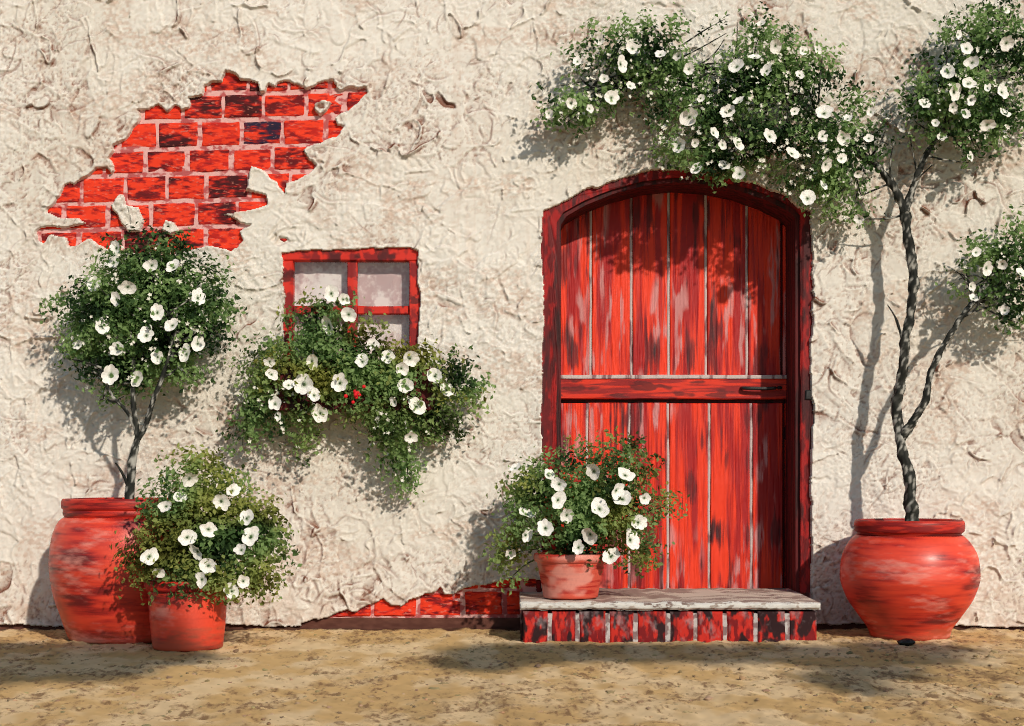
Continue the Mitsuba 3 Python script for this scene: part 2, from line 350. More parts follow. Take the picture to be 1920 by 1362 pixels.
def drag(cx, cz, L, ang, width, depth, curl):
    """A thin line dragged by the trowel's corner: a groove with paste thrown up on one side."""
    n = max(5, int(L / .018))
    t = np.linspace(-.5, .5, n)
    a_ = ang + curl * t + np.cumsum(rng.normal(0, .16, n)); dx, dz = np.cos(a_) * L / n, np.sin(a_) * L / n
    qx, qz = np.cumsum(dx), np.cumsum(dz); qx += cx - qx.mean(); qz += cz - qz.mean()
    m_ = .025
    a, b = np.searchsorted(px_, [qx.min() - m_, qx.max() + m_]); c, d = np.searchsorted(pz_, [qz.min() - m_, qz.max() + m_])
    if b - a < 3 or d - c < 3:
        return
    x, z_ = XX[a:b, c:d] + .5 * warp[a:b, c:d, 0], ZZ[a:b, c:d] + .5 * warp[a:b, c:d, 1]
    best = np.full(x.shape, 9.); side = np.zeros(x.shape); along = np.zeros(x.shape)
    for k in range(n - 1):
        ex, ez = qx[k + 1] - qx[k], qz[k + 1] - qz[k]
        u = np.clip(((x - qx[k]) * ex + (z_ - qz[k]) * ez) / (ex * ex + ez * ez), 0, 1)
        ox, oz = x - qx[k] - u * ex, z_ - qz[k] - u * ez
        dd = np.hypot(ox, oz); up = dd < best
        best = np.where(up, dd, best); side = np.where(up, np.sign(ex * oz - ez * ox), side); along = np.where(up, (k + u) / (n - 1), along)
    taper = np.sin(np.pi * np.clip(along, .02, .98)) ** .5
    g = np.exp(-(best / width) ** 2) * taper
    Hh[a:b, c:d] += -depth * g + depth * 1.3 * np.exp(-((best - 1.9 * width) / (1.2 * width)) ** 2) * (side > 0) * taper
    furrow[a:b, c:d] = np.maximum(furrow[a:b, c:d], np.exp(-(best / (width * .95)) ** 2) * taper)
for _ in range(1150):
    cx, cz = rng.uniform(-2.75, 2.75), rng.uniform(0, 3.3)
    lean = meshkit.noise(np.array([cx * .8, cz * .8, 9.]), 3)
    drag(cx, cz, rng.uniform(.03, .10) * (1 + 2.2 * (rng.uniform() < .22)), math.pi * (.55 + 1.1 * lean + rng.normal(0, .28)), rng.uniform(.0030, .0062), rng.uniform(.002, .0055), rng.normal(0, .9))
Hh = Hh - Hh[ix0:ix0 + nfx, iz0:iz0 + nfz].mean()
grain_patch = SS_np = np.clip((meshkit.fbm(P3 * 4, 2, 71) - .35) / .3, 0, 1)
grain = meshkit.fbm(P3 * np.array([95., 95., 1]), 2, 13) - .5
chunk = np.clip(meshkit.fbm(P3 * 28, 3, 17) - .52, 0, 1)
Hh += grain * (.0042 + .0055 * grain_patch) + chunk * .016 * np.clip((meshkit.fbm(P3 * 3, 2, 91) - .42) / .2, 0, 1)

hole = unary_union([patch_top.difference(unary_union(islands)), patch_low, door_hole, window_hole])
wx, wz = XX + warp[..., 0] * .55, ZZ + warp[..., 1] * .55
jag = .010 * (meshkit.fbm(P3 * 42, 2, 53) - .5)
inside = np.zeros(XX.shape, bool)
fx = slice(ix0, ix0 + nfx); fz = slice(iz0, iz0 + nfz)
inside[fx, fz] = shapely.contains_xy(hole, wx[fx, fz] + jag[fx, fz], wz[fx, fz])
inside |= ZZ < .012 + .030 * (meshkit.fbm(np.stack([XX * 4, XX * 0, XX * 0], -1), 3, 61) - .35) + .010 * (meshkit.fbm(P3 * 60, 2, 5) - .5)
plain = shapely.contains_xy(unary_union([door_hole.buffer(.02), window_hole.buffer(.02)]), XX, ZZ)
out_d = ndimage.distance_transform_edt(inside) * STEP        # how far inside a hole
in_d = ndimage.distance_transform_edt(~inside) * STEP       # how far from a hole's edge
thick = np.clip(1 - in_d / .05, 0, 1)
isl = shapely.contains_xy(unary_union(islands).buffer(.02), XX, ZZ)
Hh = Hh + isl * (.004 + .030 * (meshkit.fbm(P3 * 38, 2, 44) - .42)) + .004 * thick ** 2 + .004 * np.exp(-((in_d - .012) / .008) ** 2) * (meshkit.fbm(P3 * 30, 2, 23) * 2 - .4)
Y = np.where(inside, .034, -Hh)
# dirt that has settled in the low places
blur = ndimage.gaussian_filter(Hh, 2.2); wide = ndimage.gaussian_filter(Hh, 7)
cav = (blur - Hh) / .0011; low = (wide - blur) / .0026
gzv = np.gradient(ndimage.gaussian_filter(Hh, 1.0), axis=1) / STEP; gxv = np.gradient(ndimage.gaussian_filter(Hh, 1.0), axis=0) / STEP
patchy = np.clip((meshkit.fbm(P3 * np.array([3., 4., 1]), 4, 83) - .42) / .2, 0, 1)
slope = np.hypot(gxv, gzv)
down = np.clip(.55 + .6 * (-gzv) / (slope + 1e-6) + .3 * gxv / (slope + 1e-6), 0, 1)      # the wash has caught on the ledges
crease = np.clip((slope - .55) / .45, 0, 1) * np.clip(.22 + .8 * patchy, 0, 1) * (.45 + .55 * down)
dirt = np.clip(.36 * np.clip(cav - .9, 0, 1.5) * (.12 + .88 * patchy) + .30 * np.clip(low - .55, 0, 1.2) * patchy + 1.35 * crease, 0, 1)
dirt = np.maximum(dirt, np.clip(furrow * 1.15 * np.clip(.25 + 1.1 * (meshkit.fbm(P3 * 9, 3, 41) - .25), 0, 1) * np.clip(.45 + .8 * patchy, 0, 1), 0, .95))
wash = np.clip((meshkit.fbm(P3 * np.array([5., 8., 1]), 4, 97) - .54) / .12, 0, 1) * np.clip((meshkit.fbm(P3 * np.array([60., 90., 1]), 2, 29) - .38) / .25, 0, 1) * .40
spot = np.clip((meshkit.fbm(P3 * 80, 2, 37) - .6) / .1, 0, 1) * (.25 + .4 * patchy)
cream = np.array([.712, .694, .628]); pale = np.array([.77, .756, .70]); brown = np.array([.20, .080, .048]); tan = np.array([.46, .27, .17])
col = cream + (pale - cream) * np.clip((meshkit.fbm(P3 * 1.3, 2, 19) - .35) / .3, 0, 1)[..., None]
splash = np.clip(1 - ZZ / (.10 + .30 * meshkit.fbm(P3 * np.array([3., 1., 1.]), 3, 7)), 0, 1) * np.clip((meshkit.fbm(P3 * 26, 3, 15) - .36) / .25, 0, 1) * .5
runs = np.clip((meshkit.fbm(P3 * np.array([24., 1.1, 1]), 3, 66) - .60) / .12, 0, 1) * np.clip((meshkit.fbm(P3 * np.array([1.6, 1.2, 1]), 2, 67) - .45) / .2, 0, 1) * .13
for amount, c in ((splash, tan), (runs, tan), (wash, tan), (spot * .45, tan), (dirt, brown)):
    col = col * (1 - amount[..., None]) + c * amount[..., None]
keep_v = out_d < 1.5 * STEP
idx = np.arange(XX.size).reshape(XX.shape)
cell = np.stack([idx[:-1, :-1], idx[1:, :-1], idx[1:, 1:], idx[:-1, 1:]], -1).reshape(-1, 4)
kv = keep_v.ravel()
cell = cell[kv[cell].all(1)]
used = np.zeros(XX.size, bool); used[cell.ravel()] = True
remap = np.cumsum(used) - 1
v = np.stack([XX, Y, ZZ], -1).reshape(-1, 3)[used]
cottage = thing('cottage', 'cream rough-plastered cottage front with bare brick patches, arched red door and small window', 'house')
wall = f'{cottage}__wall'
scene[wall] = mikit.ply((v, remap[cell]), 'plaster_paint', smooth=True, color=col.reshape(-1, 3)[used])
labels[wall] = {'label': 'cream trowelled plaster wall with brown dirt in its creases'}

# ---- the masonry behind the plaster
core = sbox(-5.0, -.2, 5.0, 4.3).difference(unary_union([door_hole.buffer(-.006), window_hole.buffer(-.006)]))
part(wall, 'mortar_bed', extrude_xz(core, .0255, .46), 'mortar_mat')
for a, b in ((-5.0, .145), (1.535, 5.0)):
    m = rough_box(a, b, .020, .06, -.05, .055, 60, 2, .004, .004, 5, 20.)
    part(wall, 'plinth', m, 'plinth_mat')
BR = ['brick_bright', 'brick_bright', 'brick_streaked', 'brick_bright', 'brick_streaked', 'brick_dark', 'brick_bright', 'brick_streaked']
rb = random.Random(4)
def lay(region, px0, px1, courses, slope, length, offs, marks=()):
    """Bricks course by course (photo pixels) wherever the hole in the plaster can show them."""
    near = region.buffer(.015)
    for c, (top, bottom) in enumerate(courses):
        x = px0 - offs[c % len(offs)]
        n = 0
        while x < px1:
            w = length * rb.uniform(.92, 1.08)
            a, b = W(x, 0)[0], W(x + w, 0)[0]
            dz = -slope * (x + w / 2 - px0)
            z1, z0 = W(0, top + dz)[2], W(0, bottom + dz)[2]
            if near.intersects(sbox(a, z0, b, z1)):
                kind = BR[rb.randrange(len(BR))]
                m = rough_box(a, b, .020 + rb.uniform(-.003, .004), .075, z0 + rb.uniform(-.002, .002), z1 + rb.uniform(-.002, .002), 6, 4, .0065, .007, rb.randrange(999), 18.)
                t = -slope / 1.0
                m.vertices[:, 2] += (m.vertices[:, 0] - (a + b) / 2) * slope
                for (mx, my, mk) in marks:
                    if x < mx < x + w and top + dz < my < bottom + dz:
                        kind = mk
                part(wall, 'brick', m, kind, smooth=40)
            x += w + 6.5 + rb.uniform(-2, 2)
lay(patch_top, 40, 700, [(138, 180), (186.5, 230), (236.5, 281), (287.5, 330), (336.5, 381), (387.5, 430), (436.5, 480)], .025, 73, [40, 2, 42, 6, 38, 0, 44],
    [(524, 245, 'brick_burnt'), (320, 255, 'brick_dark'), (430, 295, 'brick_dark'), (277, 315, 'brick_dark'), (390, 345, 'brick_dark'), (435, 205, 'brick_dark'), (450, 160, 'brick_dark'), (355, 405, 'brick_streaked')])
lay(patch_low, 600, 1010, [(1072, 1108), (1114, 1158)], .012, 77, [30, 61], [(880, 1150, 'brick_streaked')])

# ---- door
door = f'{cottage}__door'
labels[door] = {'label': 'arched red plank door with worn paint, a middle rail and a black handle'}
def band(pts):
    return [tuple(W(x, y)[[0, 2]]) for x, y in pts]
arch_in = [(1052, 1150), (1052, 420), (1062, 404), (1100, 382), (1150, 362), (1210, 346), (1270, 340), (1330, 344), (1390, 356), (1440, 374), (1480, 394), (1494, 408), (1494, 1150)]
arch_mid = [(1044, 1150), (1044, 416), (1056, 398), (1098, 374), (1148, 354), (1208, 338), (1270, 331), (1332, 335), (1394, 348), (1446, 366), (1488, 388), (1502, 402), (1502, 1150)]
arch_out = Polygon(band([(1006, 1150), (1006, 386), (1040, 372), (1100, 338), (1190, 312), (1290, 304), (1380, 318), (1470, 350), (1500, 378), (1536, 388), (1536, 1150)]))
p_in, p_mid = Polygon(band(arch_in)), Polygon(band(arch_mid))
clip = sbox(-9, W(0, 1112)[2], 9, 9)
part(door, 'frame', extrude_xz(arch_out.difference(p_mid).intersection(clip), .016, .10, .03, .004, 9., 3), 'frame_paint', label='dark red arched door frame with rough edges')
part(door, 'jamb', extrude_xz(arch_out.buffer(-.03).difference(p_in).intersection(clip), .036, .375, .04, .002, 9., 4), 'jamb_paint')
YD = .330
top = lambda x: float(np.interp(x, [1052, 1062, 1100, 1150, 1210, 1270, 1330, 1390, 1440, 1480, 1494], [415, 402, 380, 360, 344, 338, 342, 354, 372, 392, 406]))
kx = (D + YD) / D          # the door stands back from the wall plane, so its planks are laid out on that plane
def WD(x, y): return W(x, y, -YD)
def plank(x0, x1, y0, y1, arch, seed, nz=14, y=YD, thick=.035):
    a, b = WD(x0, 0)[0], WD(x1, 0)[0]
    m = rough_box(a, b, y, y + thick, 0, 1, 3, nz, 0, .004, seed)
    v = np.array(m.vertices)
    px = HX + v[:, 0] * F / (D + YD)
    zt = np.array([WD(0, top(q) - 8)[2] if arch else WD(0, y0)[2] for q in px]); zb = WD(0, y1)[2]
    v[:, 2] = zb + (zt - zb) * v[:, 2]
    m.vertices = wobble(v, .0028, 7., seed)
    return m
ups = [1048, 1108, 1184, 1254, 1324, 1401, 1466, 1500]
lows = [1048, 1101, 1180, 1253, 1330, 1409, 1470, 1500]
for k in range(7):
    part(door, 'plank', plank(ups[k] + 2.6, ups[k + 1] - 2.6, 0, 706, True, 10 + k), 'plank_paint')
for k in range(7):
    part(door, 'plank', plank(lows[k] + 2.6, lows[k + 1] - 2.6, 756, 1110, False, 30 + k), 'plank_paint')
a, b = WD(1040, 0)[0], WD(1508, 0)[0]
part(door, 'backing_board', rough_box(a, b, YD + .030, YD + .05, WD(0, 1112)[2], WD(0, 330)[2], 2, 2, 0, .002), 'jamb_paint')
for k in range(1, 6):
    for xs, y0, y1, ar in ((ups, 0, 707, True), (lows, 757, 1110, False)):
        part(door, 'batten', plank(xs[k] - 3.4, xs[k] + 1.6, y0, y1, ar, 60 + k, y=YD - .002, thick=.03), 'batten_paint')
ra, rc = WD(1049, 0)[0], WD(1497, 0)[0]
part(door, 'rail', rough_box(ra, rc, YD - .026, YD + .012, WD(0, 749)[2], WD(0, 711)[2], 20, 3, .004, .005, 8), 'rail_paint', smooth=40)
part(door, 'rail_cap', rough_box(ra + .002, rc - .06, YD - .030, YD + .008, WD(0, 711)[2], WD(0, 704)[2], 20, 2, .002, .002, 9), 'batten_paint', label='grey worn top edge of the middle rail')
hz = WD(0, 729)[2]; ha, hb = WD(1389, 0)[0], WD(1462, 0)[0]
hy = YD - .026
grip = spline([(ha, hy + .01, hz), (ha + .004, hy - .022, hz), (ha + .03, hy - .036, hz - .002), ((ha + hb) / 2, hy - .038, hz - .003), (hb - .03, hy - .036, hz), (hb - .004, hy - .022, hz + .002), (hb, hy + .01, hz + .003)], 22)
part(door, 'handle', tube(grip, np.full(22, .0095), 10), 'iron_black', smooth=True, label='black iron pull handle on the middle rail')
m = rough_box(W(1511, 0)[0], W(1526, 0)[0], .004, .03, W(0, 750)[2], W(0, 731)[2], 2, 3, .004, .005, 2)
part(door, 'latch_keep', m, 'iron_black', label='small black latch fitting on the door frame')

# ---- window
window = f'{cottage}__window'
labels[window] = {'label': 'small red four-pane window with a grey-pink curtain behind its glass'}
wf = lambda x0, x1, y0, y1, a, b, s: rough_box(W(x0, 0)[0], W(x1, 0)[0], a, b, W(0, y1)[2], W(0, y0)[2], 4 if x1 - x0 > 60 else 2, 8 if y1 - y0 > 60 else 2, .003, .004, s)
for (x0, x1, y0, y1) in ((522, 548, 488.3, 696), (767, 794, 488.3, 696), (522, 794, 460, 488), (522, 794, 676, 700)):
    part(window, 'frame', wf(x0, x1, y0, y1, .014 if y1 < 690 or y0 > 600 else .017, .09, int(x0 + y0)), 'window_paint', smooth=40)
part(window, 'muntin', wf(650, 668, 488, 676, .034, .075, 5), 'window_paint', smooth=40)
for x0, x1 in ((548, 649.6), (668.4, 767)):
    part(window, 'muntin', wf(x0, x1, 573, 588, .036, .075, int(x0)), 'window_paint', smooth=40)
for x0, x1 in ((548, 650), (668, 767)):
    for y0, y1 in ((488, 573), (588, 676)):
        a, b, z0, z1 = W(x0, 0)[0], W(x1, 0)[0], W(0, y1)[2], W(0, y0)[2]
        part(window, 'pane', (np.array([[a, .058, z0], [b, .058, z0], [b, .058, z1], [a, .058, z1]]), np.array([[0, 1, 2, 3]])), 'window_glass')
cx = np.linspace(W(535, 0)[0], W(780, 0)[0], 90); cz = np.array([W(0, 690)[2], W(0, 478)[2]])
CX, CZ = np.meshgrid(cx, cz, indexing='ij')
CY = .112 + .003 * np.sin(CX * 60 + 2 * np.sin(CX * 23))
ci = np.arange(CX.size).reshape(CX.shape)
part(window, 'curtain', (np.stack([CX, CY, CZ], -1).reshape(-1, 3), np.stack([ci[:-1, :-1], ci[1:, :-1], ci[1:, 1:], ci[:-1, 1:]], -1).reshape(-1, 4)), 'curtain_cloth', smooth=True)

# ---------------------------------------------------------------- brick doorstep
step = thing('doorstep', 'low brick doorstep with a pale worn slab in front of the red door', 'step')
SX0, SX1, SD, SZ = .040, 1.441, .62, .186
part(step, 'slab', rough_box(SX0 - .002, SX1 + .002, -SD - .002, .25, SZ - .034, SZ, 90, 4, .008, .009, 3, 22.), 'step_slab', smooth=40)
v = np.array(trimesh.creation.box([1, 1, 1]).vertices)
core_m = trimesh.creation.box([SX1 - SX0 - .05, SD - .045, SZ - .03]); core_m.apply_translation([(SX0 + SX1) / 2, -(SD - .045) / 2 - .028, (SZ - .036) / 2 - .02])
mat('step_mortar', lambda p, n, uv: MX((.52, .50, .49), (.24, .17, .17), SS(.4, .62, FB(p.x * 50, p.z * 50, p.y * 50))), rough=.9, spec=.1)
part(step, 'mortar', core_m, 'step_mortar')
sxs = [977, 1031, 1083, 1140, 1192, 1253, 1305, 1360, 1418, 1477, 1536]
for k in range(10):
    a, b = W(sxs[k], 0, SD)[0] + .010, W(sxs[k + 1], 0, SD)[0] - .010
    part(step, 'brick', rough_box(a, b, -SD + .006 + rb.uniform(0, .006), -SD + .10, -.02, SZ - .044, 3, 3, .004, .007, 70 + k, 16.), 'step_brick', smooth=40)
for sgn, xa in ((-1, SX0), (1, SX1)):       # the step's ends
    for k in range(4):
        y0 = -SD + .115 + k * .13
        m = rough_box(0, .118, 0, .09, -.02, SZ - .044, 3, 3, .004, .007, 90 + k, 16.)
        v = np.array(m.vertices)
        if sgn < 0:
            v = np.stack([xa + v[:, 1], y0 + .118 - v[:, 0], v[:, 2]], -1)
        else:
            v = np.stack([xa - v[:, 1], y0 + v[:, 0], v[:, 2]], -1)
        m = trimesh.Trimesh(v, m.faces, process=False)
        part(step, 'brick', m, 'step_brick', smooth=40)

# ---------------------------------------------------------------- pots
def pot(label, px, d, base_z, prof, rim, soil_z, soil_r, material, group=None, amp=.004, seed=1):
    t = thing('terracotta_pot', label, 'plant pot')
    c = np.array([W(px, 0, d)[0], -d, base_z])
    def put(name, profile, bs, a=amp):
        m = lathe(profile, 72, 0, 0)
        v = np.array(m.vertices)
        v = wobble(v, a, 4., seed)
        m.vertices = v + c
        return part(t, name, m, bs, smooth=True)
    put('body', prof, material)
    put('rim', rim, 'terracotta_rim' if material == 'terracotta' else material, amp)
    put('soil', [(soil_r, soil_z - .01), (soil_r * .7, soil_z + .006), (soil_r * .3, soil_z + .012), (0.0005, soil_z + .014)], 'soil_mat', .006)
    return t, c
def smooth_prof(pts, n=40):
    return [tuple(q) for q in spline([(r, z) for r, z in pts], n)]
# big pot, left
z = lambda py, d: H_EYE + (HY - py) * (D - d) / F
dl = .42
big_prof = [(0.001, 0), (.27, 0.0)] + smooth_prof([(.283, .004), (.318, .10), (.358, .24), (.374, .37), (.366, .47), (.335, .555), (.30, .585)])
big_rim = smooth_prof([(.296, .575), (.304, .582), (.312, .600), (.309, .615)], 8) + smooth_prof([(.309, .616), (.318, .625), (.318, .655), (.311, .668), (.296, .670), (.285, .655)], 14) + [(.280, .60), (.275, .5)]
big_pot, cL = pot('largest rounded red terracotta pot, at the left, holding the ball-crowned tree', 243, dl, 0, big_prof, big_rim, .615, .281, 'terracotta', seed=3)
# small pot in front of it
small_prof = [(.001, 0), (.150, 0)] + smooth_prof([(.157, .004), (.166, .10), (.172, .2), (.176, .27)], 20)
small_rim = smooth_prof([(.174, .262), (.188, .268), (.192, .295), (.188, .31), (.176, .312)], 14) + [(.166, .30), (.160, .2)]
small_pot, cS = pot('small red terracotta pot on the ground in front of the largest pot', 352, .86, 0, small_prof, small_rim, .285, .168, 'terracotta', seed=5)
# pot on the step
step_prof = [(.001, 0), (.120, 0)] + smooth_prof([(.130, .004), (.140, .06), (.152, .12), (.164, .18)], 20)
step_rim = smooth_prof([(.162, .172), (.172, .178), (.178, .195), (.174, .214), (.163, .216)], 14) + [(.154, .20), (.146, .12)]
step_pot, cD = pot('pale pinkish terracotta flowerpot standing on the left end of the doorstep', 1070, .38, SZ + .002, step_prof, step_rim, .195, .155, 'terracotta_pale', seed=7)
# round pot, right
round_prof = [(.001, 0), (.18, 0)] + smooth_prof([(.190, .003), (.196, .03), (.242, .10), (.304, .20), (.330, .295), (.322, .38), (.290, .45), (.250, .492)], 44)
round_rim = smooth_prof([(.240, .486), (.243, .494), (.246, .503)], 6) + smooth_prof([(.246, .504), (.258, .512), (.260, .545), (.254, .562), (.240, .566), (.228, .556)], 14) + [(.222, .52), (.215, .45)]
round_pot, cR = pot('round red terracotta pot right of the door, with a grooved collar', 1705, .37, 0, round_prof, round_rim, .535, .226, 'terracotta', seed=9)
pb = trimesh.creation.icosphere(3, 1.0)
pb.vertices = wobble(np.array(pb.vertices), .25, 1.5, 4) * [.042, .028, .017] + W(1700, 0, .72) * [1, 1, 0] + [0, 0, .012]
part(None, 'pebble', pb, 'pebble_mat', smooth=True)
labels['pebble'] = {'label': 'small black pebble on the earth in front of the round right pot', 'category': 'stone'}

# ---------------------------------------------------------------- plants
def bark_mesh(paths, seed, rough=.22, tones=((.008, .010, .008), (.030, .032, .026), (.42, .42, .38))):  # default pale tone: white highlights painted into the bark as streaks
    ms = []
    for k, (pts, r) in enumerate(paths):
        L = np.linalg.norm(np.diff(np.asarray(pts, float), axis=0), axis=1).sum()
        n = max(12, int(L / .012))
        c = spline(pts, n)
        c = c + (.35 * np.mean(r)) * 2 * (np.stack([meshkit.fbm(c * 9, 2, seed + q) for q in range(3)], -1) - .5)
        rad = np.interp(np.linspace(0, 1, n), np.linspace(0, 1, len(r)), r)
        rad = rad * (.86 + .5 * (meshkit.fbm(c * 17, 2, seed + 9) - .22))        # knots and swellings
        ms.append(tube(c, rad, 16, rough, seed + k, 60.))
    m = trimesh.util.concatenate(ms)
    v = np.array(m.vertices)
    t = meshkit.fbm(v * np.array([85, 85, 26.]), 3, seed + 5)
    a, b, c = map(np.array, tones)
    w1 = np.clip((t - .38) / .18, 0, 1)[:, None]; w2 = np.clip((t - .56) / .07, 0, 1)[:, None] * .9
    return m, (a + (b - a) * w1) * (1 - w2) + c * w2

def foliage(blobs, seed, leaves=9, size=.028, olive=0.0, keep=.40, density=1.0, wall_gap=.02, light=0.0):
    """Leaves in small sprigs through ellipsoids (photo px, py, rx, ry, depth d, half depth rd in metres, weight)."""
    r = np.random.default_rng(seed)
    pos, nrm, tone = [], [], []
    for (px, py, rx, ry, d, rd, wt) in blobs:
        s = (D - d) / F
        c = W(px, py, d); R = np.array([rx * s, rd, ry * s])
        n = int(density * wt * 2050 * (R[0] * R[2] * math.pi))
        u = r.normal(size=(n, 3)); u /= np.linalg.norm(u, axis=1, keepdims=True)
        rad = np.clip(r.uniform(.0, 1.0, n) ** (1 / 1.8) + np.abs(r.normal(0, .13, n)) * (r.uniform(size=n) < .35), 0, 1.5)
        lobe = .38 + 1.24 * meshkit.fbm(u * 2.3 + c * 3, 3, seed + 40)
        p = c + u * R * (rad * lobe)[:, None]
        g = .6 * meshkit.fbm(p * 9, 2, seed) + .4 * meshkit.noise(p * 26, seed + 2)
        ok = (g > keep + .10 * (np.clip(rad, 0, 1.2) - .62)) & (p[:, 1] < -wall_gap)
        p, u, g = p[ok], u[ok], g[ok]
        m = leaves
        dirn = u * [1, .6, 1] + [0, -.35, .35]
        q = np.repeat(p, m, 0) + r.normal(0, size * .95, (len(p) * m, 3))
        pos.append(q)
        nn = np.repeat(dirn, m, 0) + r.normal(0, .75, (len(p) * m, 3))
        nrm.append(nn / np.linalg.norm(nn, axis=1, keepdims=True))
        tone.append(np.repeat(r.uniform(-.12, .12, len(p)), m))
    pos, nrm, tone = np.vstack(pos), np.vstack(nrm), np.concatenate(tone)
    ok = pos[:, 1] < -wall_gap
    pos, nrm, tone = pos[ok], nrm[ok], tone[ok]
    n = len(pos)
    t = r.normal(size=(n, 3)); t -= (t * nrm).sum(1, keepdims=True) * nrm; t /= np.linalg.norm(t, axis=1, keepdims=True)
    b = np.cross(nrm, t)
    L = size * r.uniform(.6, 1.25, n)[:, None]; w = L * .33
    fold = L * .12
    v = np.stack([pos - t * L * .5, pos + b * w + nrm * fold + t * L * .05, pos + t * L * .5 - nrm * fold * .6, pos - b * w + nrm * fold + t * L * .05], 1).reshape(-1, 3)
    k = np.arange(n)[:, None] * 4
    f = np.concatenate([k + [0, 2, 1], k + [0, 3, 2]], 1).reshape(-1, 3)
    clump = meshkit.fbm(pos * 7, 3, seed + 3)
    hue = meshkit.fbm(pos * 4, 2, seed + 8)
    dark, mid, bright, oliv = np.array([.030, .062, .027]), np.array([.125, .240, .082]), np.array([.310, .470, .185]), np.array([.380, .345, .065])
    a = np.clip((clump - .38 + light) / .22 + tone * 1.6 + r.normal(0, .16, n), 0, 1)[:, None]
    c = dark + (mid - dark) * np.clip(a * 2, 0, 1) + (bright - mid) * np.clip(a * 2 - 1, 0, 1)
    o = np.clip((hue - .40) / .2, 0, 1)[:, None] * olive
    c = c * (1 - o) + oliv * (.45 + .8 * a) * o
    return (v, f), np.repeat(c, 4, 0)

def flower_mesh(seed, petals=6):
    r = np.random.default_rng(seed)
    nr, na = 6, petals * 6
    th = np.arange(na) * 2 * np.pi / na
    lob = np.abs(np.sin(th * petals / 2 + r.uniform(0, 6))) ** .5
    outer = (.84 + .16 * lob) * (1 + .22 * (meshkit.noise(np.stack([np.cos(th) * 1.6 + seed * 7, np.sin(th) * 1.6, th * 0], -1), seed) * 2 - 1))
    rad = np.linspace(.06, 1, nr)
    R = rad[:, None] * outer
    ruff = .10 * (meshkit.noise(np.stack([np.cos(th) * 3.4 + seed * 3, np.sin(th) * 3.4, th * 0], -1), seed + 1) * 2 - 1)
    Zc = .34 * rad[:, None] ** 1.6 + ruff * rad[:, None] ** 2 - .10 * (1 - lob) * rad[:, None]
    v = np.stack([R * np.cos(th), R * np.sin(th), Zc], -1).reshape(-1, 3)
    i = np.arange(nr * na).reshape(nr, na); j = np.roll(i, -1, 1)
    q = np.stack([i[:-1], i[1:], j[1:], j[:-1]], -1).reshape(-1, 4)
    f = np.vstack([q[:, [0, 1, 2]], q[:, [0, 2, 3]]])
    col = np.tile(np.array([.86, .86, .82]), (nr, na, 1))
    thr = np.exp(-((rad - .06) / .22) ** 2)[:, None] * (.75 + .5 * r.uniform(size=na))
    col = col * (1 - np.clip(thr, 0, 1)[..., None]) + np.array([.10, .20, .05]) * np.clip(thr, 0, 1)[..., None]
    col = col.reshape(-1, 3)
    # the eye: a tuft of stamens
    e = trimesh.creation.icosphere(1, 1.0); ev = np.array(e.vertices) * [.13, .11, .08] + [0, 0, .06]
    ev = wobble(ev, .05, 9., seed)
    v2 = np.vstack([v, ev]); f2 = np.vstack([f, np.array(e.faces) + len(v)])
    col = np.vstack([col, np.tile([.040, .075, .028], (len(ev), 1))])
    return trimesh.Trimesh(v2, f2, process=False), col
def blossoms(parent, blobs, seed, n, size=.011):
    """Small white blossoms strewn over a crown, too small to pick apart: one part."""
    r = np.random.default_rng(seed)
    wts = np.array([b[2] * b[3] * b[6] for b in blobs]); wts /= wts.sum()
    fr = front(blobs, 0.0)
    vs, fs, at = [], [], 0
    centres = []
    while len(centres) < n:
        b = blobs[r.choice(len(blobs), p=wts)]
        a, q = r.uniform(0, 6.28), math.sqrt(r.uniform(0, 1)) * 1.02
        px, py = b[0] + math.cos(a) * q * b[2], b[1] + math.sin(a) * q * b[3]
        d = max(.03, fr(px, py) - abs(r.normal(0, .03)))
        for _ in range(r.integers(1, 4)):
            centres.append(W(px, py, d) + r.normal(0, .014, 3))
    for c in centres:
        k = 5; th = np.arange(2 * k) * math.pi / k + r.uniform(0, 6)
        z = np.array([r.normal(0, .5), -1, r.normal(.2, .5)]); z /= np.linalg.norm(z)
        x = np.cross([.1, .2, 1], z); x /= np.linalg.norm(x); y = np.cross(z, x)
        rad = np.where(np.arange(2 * k) % 2, .55, 1.0) * size * r.uniform(.6, 1.25)
        ring = c + (np.cos(th) * rad)[:, None] * x + (np.sin(th) * rad)[:, None] * y + z * .3 * size
        vs.append(np.vstack([ring, [c]]))
        i = np.arange(2 * k)
        fs.append(np.stack([i, (i + 1) % (2 * k), np.full(2 * k, 2 * k)], -1) + at); at += 2 * k + 1
    v = np.vstack(vs)
    part(parent, 'small_blossoms', (v, np.vstack(fs)), 'petal', color=np.tile([.74, .74, .66], (len(v), 1)), kind='stuff')
FLOWERS = []
for s in range(8):
    m, c = flower_mesh(s + 1, 5 + s % 3)
    FLOWERS.append(mikit.ply(m, 'petal', smooth=True, color=c))
